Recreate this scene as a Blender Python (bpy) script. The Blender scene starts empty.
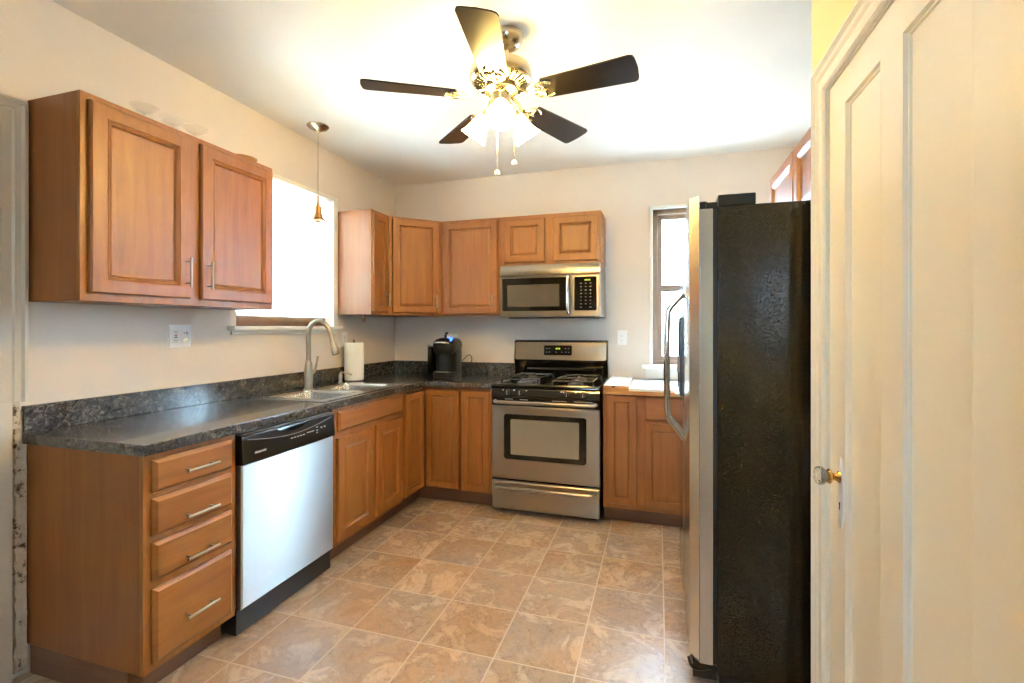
import bpy, bmesh, math, random
from mathutils import Vector, Matrix
PI = math.pi
random.seed(7)
sc = bpy.context.scene
COL = sc.collection

# ------------------------------------------------------------------ camera, world, lights, exposure
CAM = (2.306, -3.860, 1.3127)
cd = bpy.data.cameras.new('camera'); co = bpy.data.objects.new('camera', cd); COL.objects.link(co)
co.location = CAM; co.rotation_euler = (PI/2, 0, .2974)
cd.sensor_fit = 'HORIZONTAL'; cd.sensor_width = 36.0; cd.lens = 476.0/1024*36.0
cd.shift_y = -13.4/1024; cd.clip_start = .03
sc.camera = co

sc.view_settings.view_transform = 'Standard'; sc.view_settings.look = 'None'
sc.view_settings.gamma = 1.0; sc.view_settings.use_curve_mapping = False
sc.view_settings.exposure = 0.82

wd = bpy.data.worlds.new('daylight_sky'); sc.world = wd; wd.use_nodes = True
bg = wd.node_tree.nodes['Background']
bg.inputs[1].default_value = 20.0
wt_, wn = wd.node_tree.links, wd.node_tree.nodes      # bright sky above, dimmer ground below the horizon
tcw = wn.new('ShaderNodeTexCoord'); spw = wn.new('ShaderNodeSeparateXYZ'); rpw = wn.new('ShaderNodeValToRGB')
wt_.new(tcw.outputs['Generated'], spw.inputs[0]); wt_.new(spw.outputs['Z'], rpw.inputs[0]); wt_.new(rpw.outputs[0], bg.inputs[0])
rpw.color_ramp.elements[0].position = .0; rpw.color_ramp.elements[0].color = (.34, .44, .50, 1)
rpw.color_ramp.elements[1].position = .05; rpw.color_ramp.elements[1].color = (.52, .77, 1.0, 1)

def area(name, loc, rot, sx, sy, power, color, spread=PI):
    l = bpy.data.lights.new(name, 'AREA'); l.shape = 'RECTANGLE'; l.size = sx; l.size_y = sy
    l.energy = power; l.color = color; l.spread = spread
    o = bpy.data.objects.new(name, l); COL.objects.link(o); o.location = loc; o.rotation_euler = rot
    return o
# daylight outside the windows
area('daylight_left', (-.32, -1.295, 1.95), (0, -PI/2, 0), .95, .9, 40, (.80, .91, 1.0))
area('daylight_back', (2.85, 1.1, 2.45), (-math.radians(68), 0, 0), 2.4, 1.9, 1300, (.56, .77, 1.0))
# windows of the dining room behind the camera
area('daylight_rear', (2.05, -5.78, 1.55), (PI/2, 0, 0), .7, .9, 9, (.60, .78, 1.0))
# ------------------------------------------------------------------ materials
def s2l(c):
    c = c/255.0
    return c/12.92 if c <= .04045 else ((c+.055)/1.055)**2.4
def rgb(r, g, b): return (s2l(r), s2l(g), s2l(b), 1)
class Mat:
    def __init__(s, name, col=(200,200,200), rough=.5, metal=0, **kw):
        s.m = bpy.data.materials.new(name); s.m.use_nodes = True
        s.t = s.m.node_tree; s.N = s.t.nodes; s.b = s.N['Principled BSDF']
        s.b.inputs['Base Color'].default_value = rgb(*col)
        s.b.inputs['Roughness'].default_value = rough; s.b.inputs['Metallic'].default_value = metal
        for k, v in kw.items(): s.b.inputs[k.replace('_', ' ')].default_value = v
    def n(s, kind, **kw):
        x = s.N.new(kind)
        for k, v in kw.items():
            if hasattr(x, k): setattr(x, k, v)
            else: x.inputs[k].default_value = v
        return x
    def l(s, a, b): s.t.links.new(a, b)
    def coord(s, scale=(1,1,1), which='Object', rot=(0,0,0), loc=(0,0,0)):
        tc = s.n('ShaderNodeTexCoord'); mp = s.n('ShaderNodeMapping')
        mp.inputs['Scale'].default_value = scale; mp.inputs['Rotation'].default_value = rot; mp.inputs['Location'].default_value = loc
        s.l(tc.outputs[which], mp.inputs[0]); return mp.outputs[0]
    def ramp(s, fac, stops):
        r = s.n('ShaderNodeValToRGB'); e = r.color_ramp.elements
        while len(e) < len(stops): e.new(.5)
        for q, (p, c) in zip(e, stops): q.position = p; q.color = rgb(*c)
        s.l(fac, r.inputs[0]); return r.outputs[0]
    def noise(s, vec, scale, detail=4, rough=.55, dist=0):
        x = s.n('ShaderNodeTexNoise'); s.l(vec, x.inputs['Vector'])
        x.inputs['Scale'].default_value = scale; x.inputs['Detail'].default_value = detail
        x.inputs['Roughness'].default_value = rough; x.inputs['Distortion'].default_value = dist
        return x
    def bump(s, h, strength=.2, dist=.01):
        x = s.n('ShaderNodeBump'); x.inputs['Strength'].default_value = strength; x.inputs['Distance'].default_value = dist
        s.l(h, x.inputs['Height']); s.l(x.outputs[0], s.b.inputs['Normal'])
    def mix(s, fac, a, b, mode='MIX'):
        x = s.n('ShaderNodeMix', data_type='RGBA', blend_type=mode)
        for sock, v in ((x.inputs[0], fac), (x.inputs[6], a), (x.inputs[7], b)):
            if hasattr(v, 'links'): s.l(v, sock)
            else: sock.default_value = v
        return x.outputs[2]

def wood(name, scale, c0, c1, c2, rough=.44, coat=.22):
    m = Mat(name, rough=rough); v = m.coord(scale)
    a = m.noise(v, 3.0, 5, .6, .6); w = m.noise(v, 14.0, 3, .5, .2)
    blot = m.noise(m.coord((1.5,1.5,1.5)), 2.4, 3, .5)
    base = m.ramp(a.outputs[0], [(.25, c0), (.5, c1), (.78, c2)])
    fine = m.ramp(w.outputs[0], [(.3, (240,234,228)), (.7, (255,255,255))])
    bl = m.ramp(blot.outputs[0], [(.3, (236,222,208)), (.7, (255,255,255))])
    c = m.mix(.55, base, fine, 'MULTIPLY'); c = m.mix(.7, c, bl, 'MULTIPLY')
    m.l(c, m.b.inputs['Base Color']); m.b.inputs['Coat Weight'].default_value = coat
    m.b.inputs['Coat Roughness'].default_value = .42
    return m.m
MP = ((128,76,24), (146,90,30), (160,103,38))
M = {}
M['wood_v'] = wood('maple_vertical', (9, 9, .7), *MP)
M['wood_h'] = wood('maple_horizontal', (.9, .9, 9), *MP)
M['wood_side'] = wood('maple_side_panel', (7, 7, .45), (122,69,22), (137,81,28), (151,93,35))
M['wood_in'] = wood('cabinet_interior', (6, 6, .8), (180,120,75), (196,138,90), (210,155,105), .5, 0)
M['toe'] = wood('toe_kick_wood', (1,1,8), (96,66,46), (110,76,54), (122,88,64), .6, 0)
M['plywood'] = wood('plywood_edge', (2, 2, 30), (176,118,60), (205,148,84), (222,172,108), .5, 0)
M['board_edge'] = wood('board_wood', (2, 2, 22), (150,92,42), (204,146,76), (226,176,104), .45, .1)
M['sash'] = wood('dark_sash_wood', (4, 1, 8), (92,66,42), (112,80,52), (128,94,62), .45, 0)

def plaster(name, col, bumpk=.08, rough=.6):
    m = Mat(name, col, rough); v = m.coord()
    a = m.noise(v, 1.3, 3); b = m.noise(v, 90, 2)
    c = m.ramp(a.outputs[0], [(.3, tuple(max(0, x-5) for x in col)), (.7, tuple(min(255, x+2) for x in col))])
    m.l(c, m.b.inputs['Base Color']); m.bump(b.outputs[0], bumpk, .002); return m.m
M['wall'] = plaster('greige_wall_paint', (222,212,203))
M['wall_dining'] = plaster('brown_wall_paint', (140,118,96))
M['wall_cream'] = plaster('cream_wall_paint', (232,212,160))
M['ceiling'] = plaster('ceiling_paint', (243,240,234))
M['trim'] = Mat('white_trim_paint', (232,230,224), .35).m
M['trim_dim'] = Mat('shaded_white_trim_paint', (204,196,182), .4).m  # white trim darkened: shade at the near left doorway put into the colour
M['door_paint'] = Mat('cream_door_paint', (230,223,208), .3, Coat_Weight=.3).m
M['damaged'] = None
m = Mat('damaged_plaster', rough=.9); v = m.coord()
a = m.noise(v, 22, 6, .7); c = m.ramp(a.outputs[0], [(.33, (52,40,32)), (.39, (120,98,80)), (.44, (190,178,160)), (.7, (205,196,182))])
m.l(c, m.b.inputs['Base Color']); m.bump(a.outputs[0], .8, .01); M['damaged'] = m.m

# vinyl tile floor: brick grid plus slate mottling
m = Mat('stone_look_tile_floor', rough=.24, Specular_IOR_Level=.8)
TS = .3258
v = m.coord(loc=(-.7032 % TS, .769 % TS, 0))
br = m.n('ShaderNodeTexBrick'); br.offset = 0; br.squash = 1
m.l(v, br.inputs['Vector'])
br.inputs['Scale'].default_value = 1; br.inputs['Brick Width'].default_value = TS; br.inputs['Row Height'].default_value = TS
br.inputs['Mortar Size'].default_value = .0035; br.inputs['Mortar Smooth'].default_value = .3; br.inputs['Bias'].default_value = 0
br.inputs['Color1'].default_value = rgb(255,255,255); br.inputs['Color2'].default_value = rgb(0,0,0)
br.inputs['Mortar'].default_value = rgb(128,128,128)
v2 = m.coord((1, 1, 1))
off = m.n('ShaderNodeVectorMath', operation='MULTIPLY_ADD'); m.l(br.outputs['Color'], off.inputs[0])
off.inputs[1].default_value = (7, 5, 3); m.l(v2, off.inputs[2])
n1 = m.noise(off.outputs[0], 5.0, 10, .72, .9); n2 = m.noise(off.outputs[0], 18, 8, .75, 1.8); n3 = m.noise(off.outputs[0], 2.1, 2, .5, .3)
c1 = m.ramp(n1.outputs[0], [(.28, (160,138,120)), (.42, (194,172,148)), (.5, (176,160,146)), (.57, (212,194,172)), (.72, (192,182,174))])
c3 = m.ramp(n3.outputs[0], [(.32, (255,232,204)), (.55, (255,250,244)), (.7, (228,228,234))])
c2 = m.ramp(n2.outputs[0], [(.32, (186,176,168)), (.46, (242,238,234)), (.62, (255,255,255))])
c = m.mix(.9, c1, c3, 'MULTIPLY'); c = m.mix(.75, c, c2, 'MULTIPLY')
tint = m.ramp(br.outputs['Color'], [(0, (228,222,214)), (1, (255,252,248))]); c = m.mix(.8, c, tint, 'MULTIPLY')
c = m.mix(br.outputs['Fac'], c, rgb(206,184,156)); m.l(c, m.b.inputs['Base Color'])
h = m.n('ShaderNodeMath', operation='SUBTRACT'); m.l(n2.outputs[0], h.inputs[0]); m.l(br.outputs['Fac'], h.inputs[1]); m.bump(h.outputs[0], .3, .004)
M['floor'] = m.m

# dark speckled laminate
m = Mat('dark_slate_laminate', rough=.19, Coat_Weight=.3); v = m.coord()
a = m.noise(v, 38, 8, .75, 1.4); b = m.noise(v, 160, 3, .6)
c = m.ramp(a.outputs[0], [(.34, (32,33,36)), (.46, (54,55,58)), (.54, (82,81,80)), (.64, (136,130,122))])
c2 = m.ramp(b.outputs[0], [(.35, (150,150,152)), (.6, (255,255,255))]); c = m.mix(.7, c, c2, 'MULTIPLY')
m.l(c, m.b.inputs['Base Color']); m.bump(b.outputs[0], .05, .001); M['laminate'] = m.m

def steel(name, col=(164,152,134), rough=.28, scale=(1,1,120), aniso=.6, tan=0):
    m = Mat(name, col, rough, 1.0); v = m.coord(scale); a = m.noise(v, 6, 3, .6)
    r = m.n('ShaderNodeMapRange'); m.l(a.outputs[0], r.inputs[0]); r.inputs[3].default_value = rough-.03; r.inputs[4].default_value = rough+.05
    m.l(r.outputs[0], m.b.inputs['Roughness'])
    if aniso:
        tg = m.n('ShaderNodeTangent'); tg.direction_type = 'RADIAL'; tg.axis = 'Z'; m.l(tg.outputs[0], m.b.inputs['Tangent'])
        m.b.inputs['Anisotropic'].default_value = aniso; m.b.inputs['Anisotropic Rotation'].default_value = .25
    return m.m
M['steel'] = steel('brushed_stainless_steel')
M['steel_v'] = steel('brushed_stainless_door', (216,216,214), .43, (1,1,120), 1.0)
M['steel_f'] = steel('fridge_stainless_door', (206,204,200), .2, (1,1,120), .85)
M['sink_steel'] = steel('sink_satin_steel', (205,205,205), .25, (30,30,30), 0)
M['nickel'] = Mat('satin_nickel', (168,158,142), .38, 1).m
M['chrome'] = Mat('polished_chrome', (225,222,216), .08, 1).m
M['brass'] = Mat('aged_brass', (205,165,95), .18, 1).m
M['fan_metal'] = Mat('warm_nickel_fan', (205,192,164), .27, 1).m
M['pendant_metal'] = Mat('bronze_pendant', (170,132,84), .35, 1).m
M['black'] = Mat('black_enamel', (14,14,15), .16, Coat_Weight=.4).m
M['black_plastic'] = Mat('black_plastic', (13,13,14), .3).m
M['black_matte'] = Mat('black_matte', (10,10,10), .6).m
M['grate'] = Mat('cast_iron_grate', (60,62,68), .14, .4, Coat_Weight=.6).m
M['burner'] = Mat('burner_cap', (120,122,126), .3, .6).m
m = Mat('black_pebbled_enamel', (9,9,9), .18); a = m.noise(m.coord(), 200, 2, .5)
q = m.n('ShaderNodeMapRange'); m.l(a.outputs[0], q.inputs[0]); q.inputs[1].default_value = .57; q.inputs[2].default_value = .69; m.bump(q.outputs[0], 1.0, .005); M['pebble'] = m.m
M['dark_glass'] = Mat('dark_glass', (16,15,15), .06, Coat_Weight=.5).m
M['oven_glass'] = Mat('oven_window_glass', (172,168,152), .1, .7, Coat_Weight=1.0).m
M['mw_glass'] = Mat('microwave_window_mesh', (96,88,78), .22, .35).m
M['white_plastic'] = Mat('white_plastic', (235,235,238), .35).m
M['grey_print'] = Mat('grey_print', (150,150,150), .5).m
M['white_print'] = Mat('white_print', (225,225,228), .5).m
M['red'] = Mat('red_button', (190,60,50), .4).m
M['paper'] = Mat('paper_towel', (240,238,230), .9).m
m = Mat('paper_towel_quilted', (242,240,232), .9); a = m.noise(m.coord(), 130, 1); m.bump(a.outputs[0], .4, .002); M['paper'] = m.m
M['rubber'] = Mat('black_rubber', (16,16,16), .5).m
m = Mat('walnut_fan_blade', rough=.3); a = m.noise(m.coord((1,1,1)), 240, 2, .5)
c = m.ramp(a.outputs[0], [(.35, (11,7,5)), (.62, (24,16,11)), (.75, (52,38,26))]); m.l(c, m.b.inputs['Base Color']); m.b.inputs['Coat Weight'].default_value = .35; M['blade'] = m.m
M['blade_edge'] = Mat('blade_edge', (40,26,16), .4).m
def emit(name, col, k, base=None):
    m = Mat(name, base or col, .3); m.b.inputs['Emission Color'].default_value = rgb(*col); m.b.inputs['Emission Strength'].default_value = k
    return m.m
M['shade_glow'] = emit('lit_frosted_glass', (255,216,128), 84)
M['bulb'] = emit('lit_bulb', (255,220,150), 200)
M['led_green'] = emit('green_led', (190,220,60), .7)
M['led_blue'] = emit('blue_screen', (60,110,255), 2.4)
m = Mat('clear_glass', (255,255,255), .02, Transmission_Weight=1.0, IOR=1.45); m2 = m
m = Mat('thin_clear_glass', (255,255,255), .03); tr = m.n('ShaderNodeBsdfTransparent'); mx = m.n('ShaderNodeMixShader'); mx.inputs[0].default_value = .12
m.l(tr.outputs[0], mx.inputs[1]); m.l(m.b.outputs[0], mx.inputs[2]); m.l(mx.outputs[0], m.N['Material Output'].inputs[0]); M['glass'] = m.m
m = Mat('window_glass', (250,255,255), 0, Transmission_Weight=1.0, IOR=1.02); m.b.inputs['Specular IOR Level'].default_value = .3; M['pane'] = m.m
m = Mat('amber_glass', (214,160,100), .05, Transmission_Weight=.8, IOR=1.4); M['amber'] = m.m
m = Mat('crystal_glass', (255,250,240), .02, Transmission_Weight=.9, IOR=1.5); M['crystal'] = m.m
# blind slat: white vinyl lit through
m = Mat('white_blind_vinyl', (240,240,236), .5); tr = m.n('ShaderNodeBsdfTranslucent'); tr.inputs[0].default_value = (1,1,.97,1)
mx = m.n('ShaderNodeMixShader'); mx.inputs[0].default_value = .75; m.l(m.b.outputs[0], mx.inputs[1]); m.l(tr.outputs[0], mx.inputs[2])
m.l(mx.outputs[0], m.N['Material Output'].inputs[0]); M['blind'] = m.m
M['vinyl'] = Mat('taupe_window_vinyl', (146,124,106), .4).m
M['white_top'] = Mat('white_laminate_top', (244,244,240), .3).m
M['siding'] = Mat('neighbour_siding', (225,225,222), .8).m

# ------------------------------------------------------------------ mesh helpers
def B(): return bmesh.new()
def box(bm, x0, x1, y0, y1, z0, z1, mi=0):
    vs = [bm.verts.new((x, y, z)) for z in (z0, z1) for y in (y0, y1) for x in (x0, x1)]
    for q in ((0,2,3,1), (4,5,7,6), (0,1,5,4), (2,6,7,3), (0,4,6,2), (1,3,7,5)):
        f = bm.faces.new([vs[i] for i in q]); f.material_index = mi
    return vs
def rings(bm, loops, cap0=True, cap1=True, mi=0, closed=True):
    R = [[bm.verts.new(p) for p in lp] for lp in loops]; n = len(R[0])
    for a, b in zip(R, R[1:]):
        for i in range(n if closed else n-1):
            j = (i+1) % n
            try: f = bm.faces.new((a[i], a[j], b[j], b[i])); f.material_index = mi
            except ValueError: pass
    if cap0: bm.faces.new(list(reversed(R[0]))).material_index = mi
    if cap1: bm.faces.new(R[-1]).material_index = mi
    return R
def lathe(bm, prof, c=(0,0,0), seg=24, mi=0, axis='z', rot=None, cap0=True, cap1=True):
    loops = []
    for r, h in prof:
        lp = []
        for i in range(seg):
            a = 2*PI*i/seg
            p = Vector((r*math.cos(a), r*math.sin(a), h))
            if axis == 'y': p = Vector((p.x, -p.z, p.y))
            if axis == 'x': p = Vector((p.z, p.x, p.y))
            if rot is not None: p = rot @ p
            lp.append(Vector(c)+p)
        loops.append(lp)
    rings(bm, loops, cap0, cap1, mi)
def cyl(bm, c, r, h, seg=20, axis='z', mi=0): lathe(bm, [(r, 0), (r, h)], c, seg, mi, axis)
def tube(bm, pts, r, seg=10, mi=0, flat=None):
    P = [Vector(p) for p in pts]; n = len(P); rr = r if isinstance(r, (list, tuple)) else [r]*n
    T = [(P[min(i+1, n-1)]-P[max(i-1, 0)]).normalized() for i in range(n)]
    up = Vector((0, 0, 1)) if abs(T[0].z) < .9 else Vector((1, 0, 0))
    u = T[0].cross(up).normalized(); loops = []
    for i in range(n):
        u = (u - T[i]*u.dot(T[i])).normalized(); w = T[i].cross(u)
        k = flat or 1
        loops.append([P[i] + rr[i]*(math.cos(2*PI*j/seg)*u + k*math.sin(2*PI*j/seg)*w) for j in range(seg)])
    rings(bm, loops, True, True, mi)
def bez(pts, n=8):
    P = [Vector(p) for p in pts]; P = [2*P[0]-P[1]] + P + [2*P[-1]-P[-2]]; out = []
    for i in range(1, len(P)-2):
        for k in range(n):
            t = k/n; a, b, c, d = P[i-1:i+3]
            out.append(.5*((2*b)+(-a+c)*t+(2*a-5*b+4*c-d)*t*t+(-a+3*b-3*c+d)*t**3))
    return out+[P[-2]]
def prism(bm, poly, z0, z1, mi=0):
    a = [bm.verts.new((x, y, z0)) for x, y in poly]; b = [bm.verts.new((x, y, z1)) for x, y in poly]
    n = len(poly)
    bm.faces.new(list(reversed(a))).material_index = mi; bm.faces.new(b).material_index = mi
    for i in range(n): bm.faces.new((a[i], a[(i+1) % n], b[(i+1) % n], b[i])).material_index = mi
def panel(bm, O, U, V, w, h, prof, mi=0, back=True, mis=None):
    """nested rectangular loops; prof = [(inset, height above O along U x V)]"""
    O, U, V = Vector(O), Vector(U), Vector(V); Nn = U.cross(V)
    loops = [[O+U*a+V*b+Nn*d for a, b in ((i, i), (w-i, i), (w-i, h-i), (i, h-i))] for i, d in prof]
    R = [[bm.verts.new(p) for p in lp] for lp in loops]
    for k, (a, b) in enumerate(zip(R, R[1:])):
        for i in range(4):
            f = bm.faces.new((a[i], a[(i+1) % 4], b[(i+1) % 4], b[i])); f.material_index = mis[k] if mis else mi
    bm.faces.new(R[-1]).material_index = mis[-1] if mis else mi
    if back: bm.faces.new(list(reversed(R[0]))).material_index = mi
def rrect(w, h, r, n=5, cx=0, cy=0):
    out = []
    for (sx, sy, a0) in ((1, 1, 0), (-1, 1, PI/2), (-1, -1, PI), (1, -1, 1.5*PI)):
        for i in range(n+1):
            a = a0+PI/2*i/n; out.append((cx+sx*(w/2-r)+r*math.cos(a), cy+sy*(h/2-r)+r*math.sin(a)))
    return out
def cells(bm, xs, ys, keep, z0, z1, mi=0):
    V = {}
    def g(i, j, k):
        if (i, j, k) not in V: V[(i, j, k)] = bm.verts.new((xs[i], ys[j], (z0, z1)[k]))
        return V[(i, j, k)]
    K = set((i, j) for i in range(len(xs)-1) for j in range(len(ys)-1) if keep((xs[i]+xs[i+1])/2, (ys[j]+ys[j+1])/2))
    for i, j in K:
        bm.faces.new((g(i,j,1), g(i+1,j,1), g(i+1,j+1,1), g(i,j+1,1))).material_index = mi
        bm.faces.new((g(i,j,0), g(i,j+1,0), g(i+1,j+1,0), g(i+1,j,0))).material_index = mi
        for (di, dj, e) in ((-1,0,((i,j+1),(i,j))), (1,0,((i+1,j),(i+1,j+1))), (0,-1,((i,j),(i+1,j))), (0,1,((i+1,j+1),(i,j+1)))):
            if (i+di, j+dj) not in K:
                (a, b), (c, d) = e
                bm.faces.new((g(a,b,0), g(c,d,0), g(c,d,1), g(a,b,1))).material_index = mi

ORIG = {}
def obj(name, bm, mat, parent=None, world=False, smooth=False, bevel=0, loc=None, seg=2):
    bmesh.ops.recalc_face_normals(bm, faces=bm.faces)
    off = Vector((0,0,0))
    if parent is not None and world: off = Vector(ORIG[parent])
    if parent is None and loc is not None: off = Vector(loc)
    if off.length: bmesh.ops.translate(bm, vec=-off, verts=bm.verts)
    me = bpy.data.meshes.new(name); bm.to_mesh(me); bm.free()
    for mm in (mat if isinstance(mat, (list, tuple)) else [mat]): me.materials.append(M[mm] if isinstance(mm, str) else mm)
    o = bpy.data.objects.new(name, me); COL.objects.link(o)
    if parent is not None: o.parent = parent; ORIG[o] = ORIG[parent]
    else: o.location = off; ORIG[o] = tuple(off)
    if smooth:
        for p in me.polygons: p.use_smooth = True
        e = o.modifiers.new('split', 'EDGE_SPLIT'); e.split_angle = math.radians(38)
    if bevel:
        b = o.modifiers.new('bevel', 'BEVEL'); b.width = bevel; b.segments = seg; b.limit_method = 'ANGLE'; b.angle_limit = math.radians(40)
        if not smooth:
            for p in me.polygons: p.use_smooth = True
            b.harden_normals = True
    return o
def tag(o, label, cat, group=None):
    o['label'] = label; o['category'] = cat
    if group: o['group'] = group
    return o
def thing(name, label, cat, loc=(0,0,0), rz=0, group=None):
    o = bpy.data.objects.new(name, None); o.empty_display_size = .05; COL.objects.link(o)
    o.location = loc; o.rotation_euler = (0, 0, rz); ORIG[o] = tuple(loc)
    return tag(o, label, cat, group)
def struct(name, bm, mat, **k):
    o = obj(name, bm, mat, **k); o['kind'] = 'structure'; return o
def text(name, s, size, mat, parent, O, U, V, depth=.0006, font_space=1.0):
    cu = bpy.data.curves.new(name, 'FONT'); cu.body = s; cu.size = size; cu.extrude = depth; cu.align_x = 'CENTER'; cu.align_y = 'CENTER'; cu.space_character = font_space
    t = bpy.data.objects.new(name, cu); me = bpy.data.meshes.new_from_object(t); bpy.data.objects.remove(t); bpy.data.curves.remove(cu)
    U, V = Vector(U), Vector(V); W = U.cross(V); mt = Matrix((( U.x,V.x,W.x,O[0]),(U.y,V.y,W.y,O[1]),(U.z,V.z,W.z,O[2]),(0,0,0,1)))
    me.transform(mt); me.materials.clear(); me.materials.append(M[mat])
    o = bpy.data.objects.new(name, me); COL.objects.link(o); o.parent = parent; return o

# ------------------------------------------------------------------ room shell
H = 2.615; XR = 3.245; XC = 2.797; YC = -2.052; YB = -5.6; TH = .12
bm = B(); box(bm, -.15, 3.4, YB-.15, .15, -.06, 0); struct('floor', bm, 'floor')
bm = B(); box(bm, -.15, 3.4, YB-.15, .15, H, H+.06); struct('ceiling', bm, 'ceiling')
def wall_with_hole(bm, axis, p0, p1, u0, u1, z0, z1, holes):
    """axis 'x': wall normal x, p = x extents, u = y. holes list of (u0,u1,z0,z1)"""
    us = sorted(set([u0, u1]+[h[0] for h in holes]+[h[1] for h in holes])); zs = sorted(set([z0, z1]+[h[2] for h in holes]+[h[3] for h in holes]))
    keep = lambda u, z: not any(h[0] < u < h[1] and h[2] < z < h[3] for h in holes)
    t = bmesh.new(); cells(t, us, zs, keep, p0, p1)
    for v in t.verts:
        u, z, p = v.co; v.co = (p, u, z) if axis == 'x' else (u, p, z)
    me = bpy.data.meshes.new('tmp'); t.to_mesh(me); t.free(); bm.from_mesh(me); bpy.data.meshes.remove(me)
# window openings
LW = (-1.72, -.885, 1.325, 2.25)
RW = (2.268, 2.86, 1.03, 2.235)
LD = (-3.60, -2.775, 0, 2.062)
RD = (-3.035, -2.204, 0, 2.035)
RE = (1.75, 2.4, 1.1, 2.0)
bm = B(); wall_with_hole(bm, 'x', -TH, 0, YB, 0, 0, H, [LW, LD]); struct('wall_left', bm, 'wall')
bm = B(); wall_with_hole(bm, 'y', 0, TH, -TH, XR+TH, 0, H, [RW]); struct('wall_back', bm, 'wall')
bm = B(); box(bm, XR, XR+TH, YC, 0, 0, H); struct('wall_right', bm, 'wall')
bm = B(); wall_with_hole(bm, 'x', XC, XC+TH, YB, YC, 0, H, [RD]); box(bm, XC+TH, XR+TH, YC-TH, YC, 0, H); struct('wall_closet', bm, 'wall_cream')
bm = B(); wall_with_hole(bm, 'y', YB-TH, YB, -TH, XC+TH, 0, H, [RE]); struct('wall_rear', bm, 'wall_dining')

# left doorway: casing + door
def casing(bm, X, s, y0, y1, zt, w=.08, zb=0, zr=None):
    """profiled casing around an opening in an x-plane wall; s = direction it sticks out"""
    P = [(0, .0), (0, .022), (.012, .025), (.018, .015), (.034, .013), (.038, .019), (.045, .012), (w-.03, .012), (w-.022, .017), (w-.006, .015), (w, .008), (w, 0)]
    for sgn, yy in ((-1, y0), (1, y1)):
        rings(bm, [[(X+s*d, yy+sgn*(w-a), zr if zr and sgn > 0 else zb) for a, d in P], [(X+s*d, yy+sgn*(w-a), zt+w-a) for a, d in P]])
    rings(bm, [[(X+s*d, y0-w+a, zt+w-a) for a, d in P], [(X+s*d, y1+w-a, zt+w-a) for a, d in P]])
bm = B(); casing(bm, 0, 1, LD[0], LD[1], LD[3], .105, zr=1.035); box(bm, 0, .020, LD[1], -2.716, 0, 1.035); struct('trim_1', bm, 'trim_dim')
bm = B(); box(bm, -TH, 0, LD[1]-.018, LD[1], 0, LD[3]); box(bm, -TH, 0, LD[0], LD[0]+.018, 0, LD[3]); box(bm, -TH, 0, LD[0], LD[1], LD[3]-.018, LD[3]); struct('trim_2', bm, 'trim', bevel=.002)
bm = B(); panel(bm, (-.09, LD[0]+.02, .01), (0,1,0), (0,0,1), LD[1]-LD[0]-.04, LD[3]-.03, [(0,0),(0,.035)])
d1 = struct('door_1', bm, 'trim_dim')
bm = B()
for zz, hh in ((.14, .75), (1.02, .9)):
    for yy in (LD[0]+.13, LD[0]+.44): panel(bm, (-.0548, yy, zz), (0,1,0), (0,0,1), .26, hh, [(0,0),(.0,.006),(.012,.008),(.02,.002),(.03,.001),(.05,.006)], back=False)
o = obj('door_panel', bm, 'trim', d1)
# damaged plaster strip beside the casing
bm = B()
rnd = random.Random(3); N = 46
L = []; R_ = []
for i in range(N+1):
    z = .02+i*(1.0-.02)/N
    wob = .5+.5*math.sin(i*1.3)*math.cos(i*.47)
    L.append((-.002+.001, -2.712+.006*rnd.random(), z)); R_.append((.008, -2.668-.002*rnd.random(), z))
loops = []
for a, b in zip(L, R_):
    d = .006+.012*rnd.random()
    loops.append([(0.0005, a[1], a[2]), (d, a[1]+.004, a[2]), (d*.6+.003, (a[1]+b[1])/2, a[2]), (d, b[1]-.003, b[2]), (0.0005, b[1], b[2])])
rings(bm, loops); struct('trim_3', bm, 'damaged')
bm = B(); box(bm, .0005, .016, -2.714, -2.690, .935, 1.034); o = struct('trim_4', bm, 'damaged', bevel=.004)

# closet door on the right
bm = B(); casing(bm, XC, -1, RD[0], RD[1], RD[3], .085); struct('trim_5', bm, 'door_paint')
bm = B(); box(bm, XC, XC+TH, RD[1]-.004, RD[1], 0, RD[3]); box(bm, XC, XC+TH, RD[0], RD[0]+.004, 0, RD[3]); box(bm, XC, XC+TH, RD[0], RD[1], RD[3]-.004, RD[3]); struct('trim_6', bm, 'door_paint')
dw = RD[1]-RD[0]-.012
bm = B()
y0d, y1d = RD[0]+.006, RD[1]-.006; DX = XC+.004
zl = (.10, 1.938); pan = [(-2.890, -2.655), (-2.552, -2.330)]
# slab with two long sunken panels; local grid u=y, v=z, extruded along x
ys = sorted([y0d, y1d]+[q for p in pan for q in p]); zs = [.008, zl[0], zl[1], RD[3]-.006]
inp = lambda u, z: any(a < u < b for a, b in pan) and zl[0] < z < zl[1]
t = bmesh.new(); cells(t, ys, zs, lambda u, z: not inp(u, z), DX, DX+.036)
for v in t.verts: u, z, p = v.co; v.co = (p, u, z)
me = bpy.data.meshes.new('t'); t.to_mesh(me); t.free(); bm.from_mesh(me)
d2 = struct('door_2', bm, 'door_paint')
for a, b in pan:
    bm = B(); panel(bm, (DX, b+.001, zl[0]-.001), (0,-1,0), (0,0,1), b-a+.002, zl[1]-zl[0]+.002, [(0,-.012),(0,.0002),(.003,.0004),(.008,-.007),(.011,-.0076),(.016,-.016),(.020,-.0175),(.024,-.022)])
    obj('door_panel', bm, 'door_paint', d2)
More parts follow.
